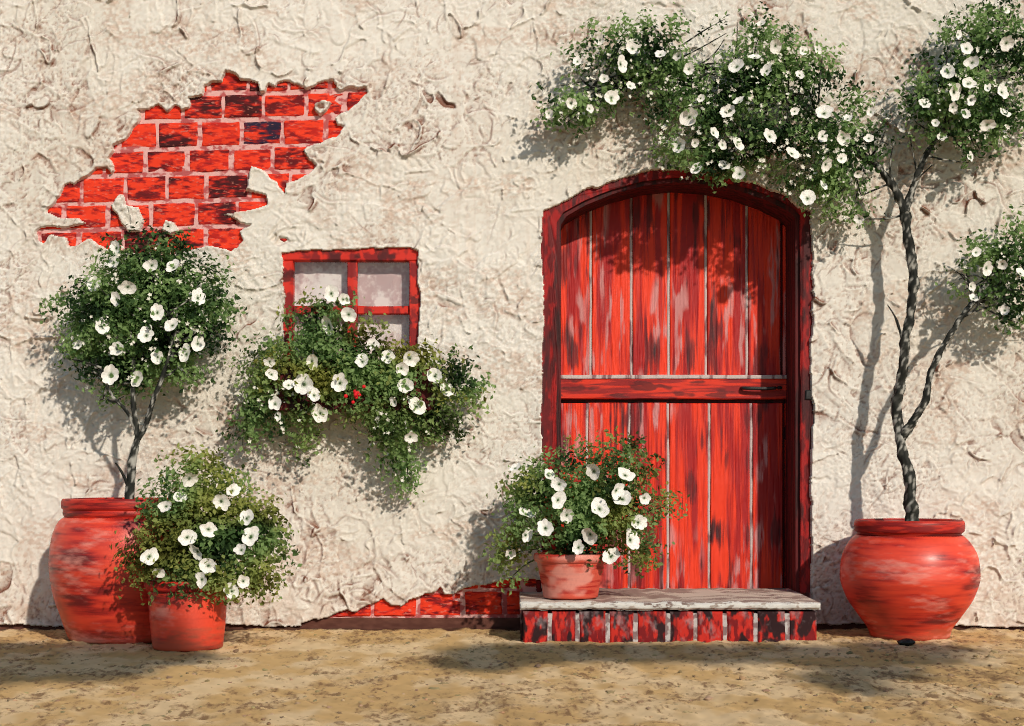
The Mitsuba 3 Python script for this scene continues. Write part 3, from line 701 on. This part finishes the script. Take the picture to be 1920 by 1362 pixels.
def flowers(parent, spots, depth, seed, size=.038):
    """White flowers as parts; depth(px, py) = how far in front of the wall they sit."""
    r = np.random.default_rng(seed)
    for (px, py, *k) in spots:
        d = depth(px, py)
        c = W(px, py, d)
        sc = size * (k[0] if k else 1.0) * r.uniform(.88, 1.14)
        zdir = np.array([r.normal(0, .48), -1, r.normal(.12, .45)]); zdir /= np.linalg.norm(zdir)
        xdir = np.cross([0, .3, 1], zdir); xdir /= np.linalg.norm(xdir)
        ydir = np.cross(zdir, xdir)
        a = r.uniform(0, 6.28)
        Rm = np.eye(4); Rm[:3, 0] = (xdir * math.cos(a) + ydir * math.sin(a)) * sc; Rm[:3, 1] = (-xdir * math.sin(a) + ydir * math.cos(a)) * sc * r.uniform(.78, 1); Rm[:3, 2] = zdir * sc; Rm[:3, 3] = c
        copy(parent, 'flower', FLOWERS[r.integers(8)], Rm)
def front(blobs, extra=.012):
    """Depth of a foliage's front surface under a photo pixel."""
    def f(px, py):
        best = None
        for (bx, by, rx, ry, d, rd, wt) in blobs:
            q = ((px - bx) / rx) ** 2 + ((py - by) / ry) ** 2
            h = d + rd * math.sqrt(max(0, 1 - q)) if q < 1.1 else None
            if h is not None and (best is None or h > best): best = h
        if best is None:
            best = min(blobs, key=lambda b: ((px - b[0]) / b[2]) ** 2 + ((py - b[1]) / b[3]) ** 2)[4]
        return best + extra
    return f
def twigs(blobs, root, seed, n=5, r0=.006):
    """Thin branchlets from a branch tip into a crown."""
    r = np.random.default_rng(seed)
    out = []
    for (px, py, rx, ry, d, rd, wt) in blobs:
        s = (D - d) / F
        for _ in range(n):
            e = W(px + r.uniform(-.75, .75) * rx, py + r.uniform(-.75, .75) * ry, max(.05, d + r.uniform(-.5, .6) * rd))
            a = np.asarray(root[np.argsort([np.linalg.norm(np.array(q) - e) for q in root])[r.integers(4)]])
            mid = (a + e) / 2 + r.normal(0, .02, 3)
            mid[1] = min(mid[1], -.05)
            out.append(([a, mid, e], [r0, r0 * .7, r0 * .3]))
    return out

# ---- the ball-crowned tree
tree1 = thing('ball_tree', 'ball-crowned standard tree with white flowers, growing in the largest pot', 'tree')
b1 = [(268, 585, 136, 125, 0.28, 0.17, 1.15), (200, 590, 101, 90, 0.26, 0.14, .9), (345, 585, 95, 95, 0.26, 0.14, .85), (275, 490, 101, 51, 0.26, 0.13, .9), (235, 690, 90, 55, 0.26, 0.12, 1.0), (320, 680, 80, 51, 0.26, 0.12, .8),
      (165, 650, 66, 42, 0.24, 0.10, .7), (400, 560, 48, 74, 0.22, 0.09, .45), (300, 460, 64, 23, 0.26, 0.09, .7), (215, 740, 42, 17, 0.25, 0.07, .6)]
d0 = dl
tp = lambda *pts: [W(*p) for p in pts]
trunk = [(tp((243, 960, d0), (244, 900, d0), (249, 860, d0 - .01), (258, 820, d0 - .03)), [.028, .021, .018, .017]),
         (tp((258, 822, d0 - .03), (252, 775, d0 - .05), (249, 730, d0 - .06), (255, 640, d0 - .08)), [.014, .011, .011, .007]),
         (tp((259, 824, d0 - .03), (274, 795, d0 - .03), (286, 755, d0 - .03), (305, 705, d0 - .04), (330, 620, d0 - .06)), [.014, .013, .012, .009, .006]),
         (tp((250, 800, d0 - .04), (238, 772, d0 - .03), (212, 745, d0 - .04), (190, 690, d0 - .06)), [.009, .008, .007, .004]),
         (tp((242, 918, d0), (230, 890, d0 + .01), (216, 868, d0 + .02)), [.010, .007, .004])]
tr, tc = bark_mesh(trunk, 21)
part(tree1, 'trunk', tr, 'bark', smooth=True, color=tc)
roots = [q for pth, _ in trunk[1:4] for q in spline(pth, 8)]
tm, tcol = bark_mesh(twigs(b1, roots, 3), 22, .1)
part(tree1, 'twigs', tm, 'bark', smooth=True, color=tcol, kind='stuff')
fm, fc = foliage(b1, 101, density=1.0, light=.02)
part(tree1, 'crown', fm, 'leaf', color=fc, kind='stuff')
f1 = [(219, 466), (213, 494), (326, 503, 1.2), (285, 498), (178, 534), (240, 538), (219, 562), (371, 560, 1.15), (295, 587, 1.05), (148, 648, .9), (191, 613), (220, 655, 1.05), (275, 630, 1.2), (324, 611), (371, 645, .9), (350, 665, 1.2), (296, 670), (208, 703, 1.15), (258, 710, 1.15)]
flowers(tree1, f1, front(b1), 5)
blossoms(tree1, b1, 15, 170)

# ---- the bush in the small front pot
bush1 = thing('flowering_bush', 'yellowish green bush with white flowers overflowing the small front pot at left', 'bush')
b2 = [(375, 930, 96, 78, .86, .16, 1.0), (395, 1015, 133, 85, .90, .18, 1.15), (465, 985, 73, 69, .88, .13, .8), (292, 1050, 64, 57, .98, .10, .9), (478, 1080, 54, 54, .92, .11, .6), (385, 1080, 99, 50, 1.0, .10, 1.0), (305, 960, 52, 47, .92, .1, .6),
      (510, 1010, 37, 52, .88, .08, .35), (360, 870, 62, 23, .86, .08, .5)]
st = [([cS + [0, 0, .28], (cS + [0, 0, .28] + W(b[0], b[1], b[4])) / 2 + [0, -.01, .03], W(b[0], b[1], b[4])], [.006, .005, .003]) for b in b2]
sm, sc_ = bark_mesh(st, 31, .1, ((.03, .05, .02), (.07, .10, .04), (.12, .15, .06)))
part(bush1, 'stems', sm, 'bark', smooth=True, color=sc_)
fm, fc = foliage(b2, 103, olive=.55, density=1.1, keep=.38, light=.09)
part(bush1, 'leaves', fm, 'leaf', color=fc, kind='stuff')
f2 = [(355, 897, 1.15), (435, 921), (415, 940, 1.05), (335, 935, 1.1), (312, 950), (463, 973, 1.3), (391, 993), (351, 1008, 1.1), (471, 1007, 1.1), (453, 1032, 1.1), (371, 1034, 1.2), (280, 1044, 1.1), (298, 1072, .85), (391, 1061), (379, 1087, .9), (456, 1090), (435, 1109)]
flowers(bush1, f2, front(b2), 6, .036)

# ---- window box and its plants
wbox = thing('window_box', 'dark red wooden window box under the window, mostly hidden by trailing leaves', 'planter')
bx = lambda x0, x1, y0, y1, d0_, d1_, s: rough_box(W(x0, 0, .2)[0], W(x1, 0, .2)[0], -d0_, -d1_, W(0, y1, .2)[2], W(0, y0, .2)[2], 8 if x1 - x0 > 60 else 2, 2, .002, .004, s)
part(wbox, 'front_board', bx(505, 815, 690, 770, .225, .205, 3), 'jamb_paint')
part(wbox, 'side_board', bx(505, 511, 690, 770, .204, .016, 4), 'jamb_paint')
part(wbox, 'side_board', bx(809, 815, 690, 770, .204, .016, 5), 'jamb_paint')
part(wbox, 'bottom_board', bx(512, 808, 763, 770, .204, .016, 6), 'jamb_paint')
part(wbox, 'soil', bx(512, 808, 700, 762, .203, .020, 7), 'soil_mat')
trail = thing('trailing_plant', 'mass of trailing green plants with white flowers spilling from the window box', 'plant')
b3 = [(600, 690, 126, 58, .22, .09, 1.1), (725, 700, 131, 61, .22, .10, 1.1), (655, 720, 184, 52, .24, .09, 1.0), (600, 590, 61, 50, .17, .06, .85), (590, 635, 79, 47, .18, .07, .8), (675, 625, 63, 36, .18, .06, .45), (770, 682, 74, 36, .2, .08, .75),
      (500, 720, 63, 63, .2, .09, .9), (478, 790, 47, 65, .17, .07, .8), (455, 835, 34, 29, .13, .05, .5), (505, 660, 42, 40, .17, .06, .5), (540, 760, 58, 47, .2, .07, .8), (572, 810, 32, 55, .15, .05, .55),
      (735, 790, 58, 65, .2, .08, .95), (750, 850, 42, 58, .16, .06, .8), (765, 905, 27, 34, .12, .045, .6), (815, 780, 58, 58, .18, .07, .75), (850, 710, 58, 63, .18, .07, .75), (890, 735, 32, 40, .14, .05, .45), (830, 815, 42, 26, .14, .05, .35), (700, 770, 50, 32, .2, .06, .6)]
st = [([W(660 + (b[0] - 660) * .55, 705, .14), W(660 + (b[0] - 660) * .9, (705 + b[1]) / 2 - 12, b[4] + .04), W(b[0], b[1], b[4])], [.004, .004, .0025]) for b in b3]
sm, sc_ = bark_mesh(st, 41, .1, ((.03, .05, .02), (.07, .10, .04), (.12, .15, .06)))
part(trail, 'stems', sm, 'bark', smooth=True, color=sc_)
fm, fc = foliage(b3[:6] + b3[6:7], 105, olive=.65, density=.95, keep=.42, light=.07)
part(trail, 'leaves', fm, 'leaf', color=fc, kind='stuff', label='olive green leaves along the top of the box')
fm, fc = foliage(b3[7:], 106, olive=.15, density=.95, keep=.435, light=.05)
part(trail, 'leaves', fm, 'leaf', color=fc, kind='stuff', label='green leaves hanging below the box')
f3 = [(621, 551, 1.1), (643, 562, 1.0), (654, 590, 1.1), (617, 610, 1.15), (698, 648, .8), (585, 677), (680, 679, 1.2), (727, 671), (768, 672, 1.15), (752, 691), (509, 703, .9), (816, 706, 1.05), (541, 723, .85), (571, 721, 1.25), (638, 719, 1.1), (761, 724, 1.15), (837, 732, 1.1), (589, 742, 1.05), (740, 754, .8), (516, 758, 1.05), (781, 763, 1.2),
      (601, 775, 1.2), (522, 781, .6), (769, 819), (506, 678, .8)]
flowers(trail, f3, front(b3), 7)
blossoms(trail, b3[7:], 17, 120)
redp = thing('red_flower_plant', 'cluster of tiny red blossoms among the leaves of the window box', 'flower')
r = np.random.default_rng(3)
stemp = W(668, 720, .30)
part(redp, 'stem', tube(spline([W(664, 712, .16), W(667, 722, .28), W(668, 733, .335)], 10), np.full(10, .003), 6), 'soil_mat', smooth=True)
mat('red_petal', RGB(.75, .02, .03), rough=.6, spec=.2)
bl = trimesh.creation.icosphere(2, 1.0); bl.vertices = wobble(np.array(bl.vertices), .3, 2.5, 3)
redsrc = mikit.ply(bl, 'red_petal', smooth=True)
for k in range(12):
    c = W(668 + r.normal(0, 7), 738 + r.normal(0, 5), .335 + r.normal(0, .01))
    M = np.eye(4); M[:3, :3] *= r.uniform(.006, .010); M[:3, 3] = c
    copy(redp, 'blossom', redsrc, M)

# ---- the bush on the doorstep
bush2 = thing('flowering_bush', 'white-flowered green bush in the pale pot on the doorstep, trailing over its left side', 'bush')
b4 = [(1110, 945, 116, 96, .44, .17, 1.15), (1090, 1000, 109, 52, .48, .14, 1.0), (1165, 880, 71, 62, .40, .12, .6), (1040, 915, 73, 62, .40, .13, .8), (1190, 985, 62, 64, .42, .12, .8), (985, 930, 44, 64, .36, .10, .7), (968, 1000, 42, 52, .36, .09, .7), (950, 1045, 35, 33, .34, .07, .6),
      (1250, 950, 29, 35, .38, .07, .3), (1200, 1050, 42, 26, .45, .07, .5), (1110, 845, 62, 25, .38, .08, .3), (962, 1080, 21, 21, .33, .05, .35)]
st = [([cD + [0, 0, .20], (cD + [0, 0, .20] + W(b[0], b[1], b[4])) / 2 + [0, -.02, .04], W(b[0], b[1], b[4])], [.005, .0045, .0025]) for b in b4]
sm, sc_ = bark_mesh(st, 51, .1, ((.03, .05, .02), (.07, .10, .04), (.12, .15, .06)))
part(bush2, 'stems', sm, 'bark', smooth=True, color=sc_)
fm, fc = foliage(b4, 107, olive=.5, density=1.05, keep=.40, light=.07)
part(bush2, 'leaves', fm, 'leaf', color=fc, kind='stuff')
f4 = [(1114, 884, 1.15), (1172, 892, 1.1), (1029, 893, .9), (1049, 908), (1046, 938, 1.1), (1155, 920), (1167, 937, 1.25), (1208, 934), (1124, 955, 1.3), (1063, 966), (987, 965), (1196, 980, 1.3), (1023, 991, 1.1), (985, 1004), (1107, 1002, 1.3), (1181, 1013, 1.25), (1085, 1027, 1.0), (1146, 1044, 1.1), (957, 1037, .9), (966, 879, .8)]
flowers(bush2, f4, front(b4), 8, .039)

# ---- the crooked tree on the right
tree2 = thing('crooked_tree', 'tall crooked tree with white flowers in the round right pot, arching over the door', 'tree')
d2 = .37
def bd(f): return d2 - f * 2.2
b5a = [(1200, 105, 132, 81, 0.20, 0.12, .95), (1110, 130, 54, 56, 0.18, 0.10, .6), (1085, 195, 74, 54, 0.18, 0.10, .75), (1440, 105, 95, 69, 0.22, 0.12, .75), (1420, 170, 106, 62, 0.24, 0.13, .95), (1510, 140, 69, 65, 0.22, 0.11, .75), (1310, 235, 99, 62, 0.24, 0.12, .75), (1300, 290, 84, 47, 0.22, 0.10, .7),
       (1440, 250, 118, 69, 0.26, 0.13, .85), (1560, 275, 90, 81, 0.24, 0.12, .8), (1550, 345, 81, 58, 0.22, 0.10, .7), (1600, 395, 40, 38, 0.18, 0.08, .45), (1290, 130, 56, 45, 0.21, 0.10, .4), (1610, 215, 56, 62, 0.21, 0.09, .4), (1040, 225, 34, 29, 0.14, 0.06, .4), (1265, 175, 67, 45, .20, .09, .35), (1150, 165, 78, 45, .19, .09, .6), (1660, 250, 50, 45, .22, .07, .22), (1350, 170, 56, 50, .22, .09, .6), (1375, 305, 67, 34, .22, .08, .5), (1340, 325, 56, 20, 0.22, 0.07, .4), (1405, 55, 67, 28, 0.21, 0.08, .35)]
b5b = [(1815, 175, 108, 90, 0.24, 0.13, 1.0), (1850, 90, 84, 75, 0.22, 0.11, .85), (1740, 215, 64, 57, 0.22, 0.10, .7), (1880, 225, 77, 61, 0.22, 0.11, .9), (1800, 55, 44, 37, 0.20, 0.08, .5), (1935, 130, 66, 99, 0.22, 0.11, .8), (1860, 20, 66, 33, 0.20, 0.08, .45), (1820, 290, 33, 24, 0.18, 0.06, .35)]
b5c = [(1875, 495, 79, 75, 0.24, 0.12, .9), (1840, 550, 50, 40, 0.22, 0.09, .7), (1915, 440, 55, 46, 0.22, 0.10, .6), (1930, 560, 66, 55, 0.22, 0.10, .8), (1810, 520, 37, 33, .20, .07, .4), (1895, 600, 44, 26, 0.20, 0.07, .35)]
trunk2 = [(tp((1709, 985, d2), (1708, 940, d2), (1704, 890, bd(.01)), (1690, 830, bd(.03)), (1681, 765, bd(.05)), (1694, 690, bd(.05)), (1700, 620, bd(.06)), (1712, 540, bd(.06)), (1706, 470, bd(.07)), (1697, 400, bd(.08))), [.034, .027, .025, .026, .024, .023, .023, .022, .022, .022]),
          (tp((1697, 402, bd(.08)), (1676, 352, bd(.08)), (1640, 308, bd(.09)), (1595, 280, bd(.09)), (1550, 232, bd(.08)), (1490, 185, bd(.08)), (1410, 148, bd(.08)), (1310, 128, bd(.10)), (1200, 130, bd(.11)), (1110, 165, bd(.12))), [.021, .018, .017, .014, .013, .011, .010, .009, .007, .004]),
          (tp((1697, 402, bd(.08)), (1716, 340, bd(.09)), (1740, 285, bd(.09)), (1775, 230, bd(.08)), (1810, 160, bd(.08)), (1850, 80, bd(.09))), [.019, .016, .014, .012, .010, .006]),
          (tp((1690, 826, bd(.03)), (1712, 790, bd(.02)), (1736, 752, bd(.01)), (1742, 708, bd(.02)), (1770, 648, bd(.03)), (1800, 600, bd(.04)), (1835, 555, bd(.06)), (1880, 500, bd(.07))), [.020, .018, .017, .016, .014, .013, .011, .007]),
          (tp((1550, 232, bd(.08)), (1500, 240, bd(.05)), (1440, 262, bd(.05)), (1340, 270, bd(.06))), [.010, .008, .007, .004]),
          (tp((1692, 640, bd(.06)), (1680, 600, bd(.06)), (1664, 572, bd(.06))), [.009, .006, .003]),
          (tp((1716, 340, bd(.09)), (1735, 322, bd(.06)), (1748, 310, bd(.05))), [.006, .005, .003])]
names = ['trunk', 'branch', 'branch', 'branch', 'branch', 'twig', 'twig']
for k, (pth, rr) in enumerate(trunk2):
    m, c = bark_mesh([(pth, rr)], 61 + k, .50)
    part(tree2, names[k], m, 'bark', smooth=True, color=c)
tw = twigs(b5a, [q for k in (1, 4) for q in spline(trunk2[k][0], 12)], 71, 4) + twigs(b5b, list(spline(trunk2[2][0], 10)), 72, 4) + twigs(b5c, list(spline(trunk2[3][0], 10)), 73, 4)
tm, tcol = bark_mesh(tw, 74, .1)
part(tree2, 'twigs', tm, 'bark', smooth=True, color=tcol, kind='stuff')
for bb, sd, lb in ((b5a, 111, 'loose leafy crown arching left over the door'), (b5b, 112, 'upper right leafy crown'), (b5c, 113, 'small lower right leafy crown')):
    fm, fc = foliage(bb, sd, density=.92, light=.03, keep=.475, size=.029)
    part(tree2, 'crown', fm, 'leaf', color=fc, kind='stuff', label=lb)
f5 = [(1454, 86), (1186, 92), (1415, 109), (1238, 104, .9), (1163, 121, 1.2), (1382, 126, 1.15), (1438, 134), (1499, 142), (1292, 130, .9), (1146, 184, 1.25), (1070, 194, 1.1), (1386, 192), (1364, 210, 1.2), (1293, 220, 1.4), (1545, 214, 1.4), (1589, 224), (1542, 256, 1.1), (1582, 259, 1.2), (1629, 260, .9), (1443, 257, 1.2), (1382, 273, 1.2),
      (1274, 273, 1.5), (1548, 308, 1.2), (1577, 298, .9), (1484, 289, 1.3), (1307, 318, 1.2), (1358, 312), (1387, 327, 1.2), (1543, 349, .9), (1514, 373, 1.2), (1337, 250, .9),
      (1887, 81, 1.1), (1812, 92, 1.1), (1823, 118), (1778, 137, 1.1), (1815, 158), (1788, 173, 1.15), (1820, 188, .9), (1732, 196, 1.1), (1810, 215), (1883, 214), (1851, 234, 1.2), (1754, 231, .7), (1766, 258, .9), (1878, 174), (1849, 503, 1.2), (1880, 495, .9), (1825, 561), (1913, 514)]
flowers(tree2, f5, front(b5a + b5b + b5c), 9, .031)
r = np.random.default_rng(44)
f5s = []
for (bx_, by_, rx, ry, d, rd, wt) in b5a + b5b + b5c:
    for _ in range(max(1, int(rx * ry * wt / 3200))):
        q = (bx_ + r.uniform(-.75, .75) * rx, by_ + r.uniform(-.75, .75) * ry)
        if q[1] > 4 and q[0] < 1918 and min(math.hypot(q[0] - f[0], q[1] - f[1]) for f in f5 + f5s) > 24:
            f5s.append(q)
flowers(tree2, f5s, front(b5a + b5b + b5c), 10, .024)
blossoms(tree2, b5a + b5b + b5c, 19, 620, .012)

# ---------------------------------------------------------------- an added tree out of the frame, its leaves placed to shade the earth
shade = thing('added_shade_tree', 'added unseen tree out of the frame, its leaf clumps placed for shading the earth', 'tree')
rs = np.random.default_rng(17)
def over(x, d, h):
    return np.array([x, -d, 0]) + SUN / SUN[2] * h
spots = [(-2.5, 1.08, .55, .40), (-2.05, 1.05, .50, .36), (-1.62, 1.22, .30, .24), (-2.4, 1.65, .52, .44), (-2.0, 1.6, .40, .36), (-1.66, 1.65, .18, .30), (-2.85, 2.1, .45, .4), (-3.2, 1.3, .5, .6), (-2.3, 2.2, .26, .26),
         (.05, 1.08, .32, .30), (.45, 1.05, .34, .28), (.85, 1.08, .34, .28), (1.20, 1.05, .28, .26), (-.15, 1.4, .16, .22), (1.80, .86, .26, .17), (1.62, 1.15, .28, .26), (1.42, 1.6, .20, .28), (1.25, 2.05, .12, .22)]  # ground patches that the added leaf clumps are set to darken
H0 = 3.0
tips = [over(x, d, H0 + .12 * math.sin(7 * x)) for x, d, _, _ in spots]
limb = [np.array(q, float) for q in ((6.9, -5.4, -.1), (6.85, -5.4, 1.2), (6.7, -5.45, 2.3), (6.2, -5.5, 2.85), (5.4, -7.2, 3.05), (4.2, -8.4, 3.1), (2.8, -8.8, 3.12), (1.5, -8.8, 3.12), (.3, -8.6, 3.10))]
m, c = bark_mesh([(limb, [.22, .17, .15, .10, .065, .05, .04, .028, .012])], 201, .2)
part(shade, 'trunk', m, 'bark', smooth=True, color=c)
lp = spline(limb[3:], 60)
tw = []
for t in tips:
    a = lp[np.argmin(np.linalg.norm(lp - t, axis=1))]
    tw.append(([a, (a + t) / 2 + [0, 0, .08], t], [.007, .006, .004]))
m, c = bark_mesh(tw, 203, .15)
part(shade, 'branches', m, 'bark', smooth=True, color=c, kind='stuff')
pos = []
for t, (x, d, rx, ry) in zip(tips, spots):
    n = int(8000 * rx * ry / .09)
    u = rs.normal(size=(n, 3)); u /= np.linalg.norm(u, axis=1, keepdims=True)
    pos.append(t + u * rs.uniform(0, 1, (n, 1)) ** .45 * [rx, ry, .10] * (1 + .25 * (rs.uniform(size=(n, 1)) < .12)))
u = rs.normal(size=(5000, 3)); u /= np.linalg.norm(u, axis=1, keepdims=True)
pos.append(np.array([7.6, -5.6, 3.9]) + u * rs.uniform(.3, 1, (5000, 1)) ** .5 * [1.1, 1.5, 1.0])
pos = np.vstack(pos); n = len(pos)
nn = rs.normal(size=(n, 3)) + [0, 0, .6]; nn /= np.linalg.norm(nn, axis=1, keepdims=True)
t = rs.normal(size=(n, 3)); t -= (t * nn).sum(1, keepdims=True) * nn; t /= np.linalg.norm(t, axis=1, keepdims=True)
b = np.cross(nn, t); L = rs.uniform(.05, .085, (n, 1))
v = np.stack([pos - t * L * .5, pos + b * L * .3, pos + t * L * .5, pos - b * L * .3], 1).reshape(-1, 3)
k = np.arange(n)[:, None] * 4
c = np.repeat(np.array([.05, .10, .035]) * rs.uniform(.5, 1.5, (n, 1)), 4, 0)
scene['added_shade_leaf'] = {**scene['leaf'], 'diff_trans': .35}
part(shade, 'crown', (v, np.concatenate([k + [0, 2, 1], k + [0, 3, 2]], 1).reshape(-1, 3)), 'added_shade_leaf', color=c, kind='stuff')
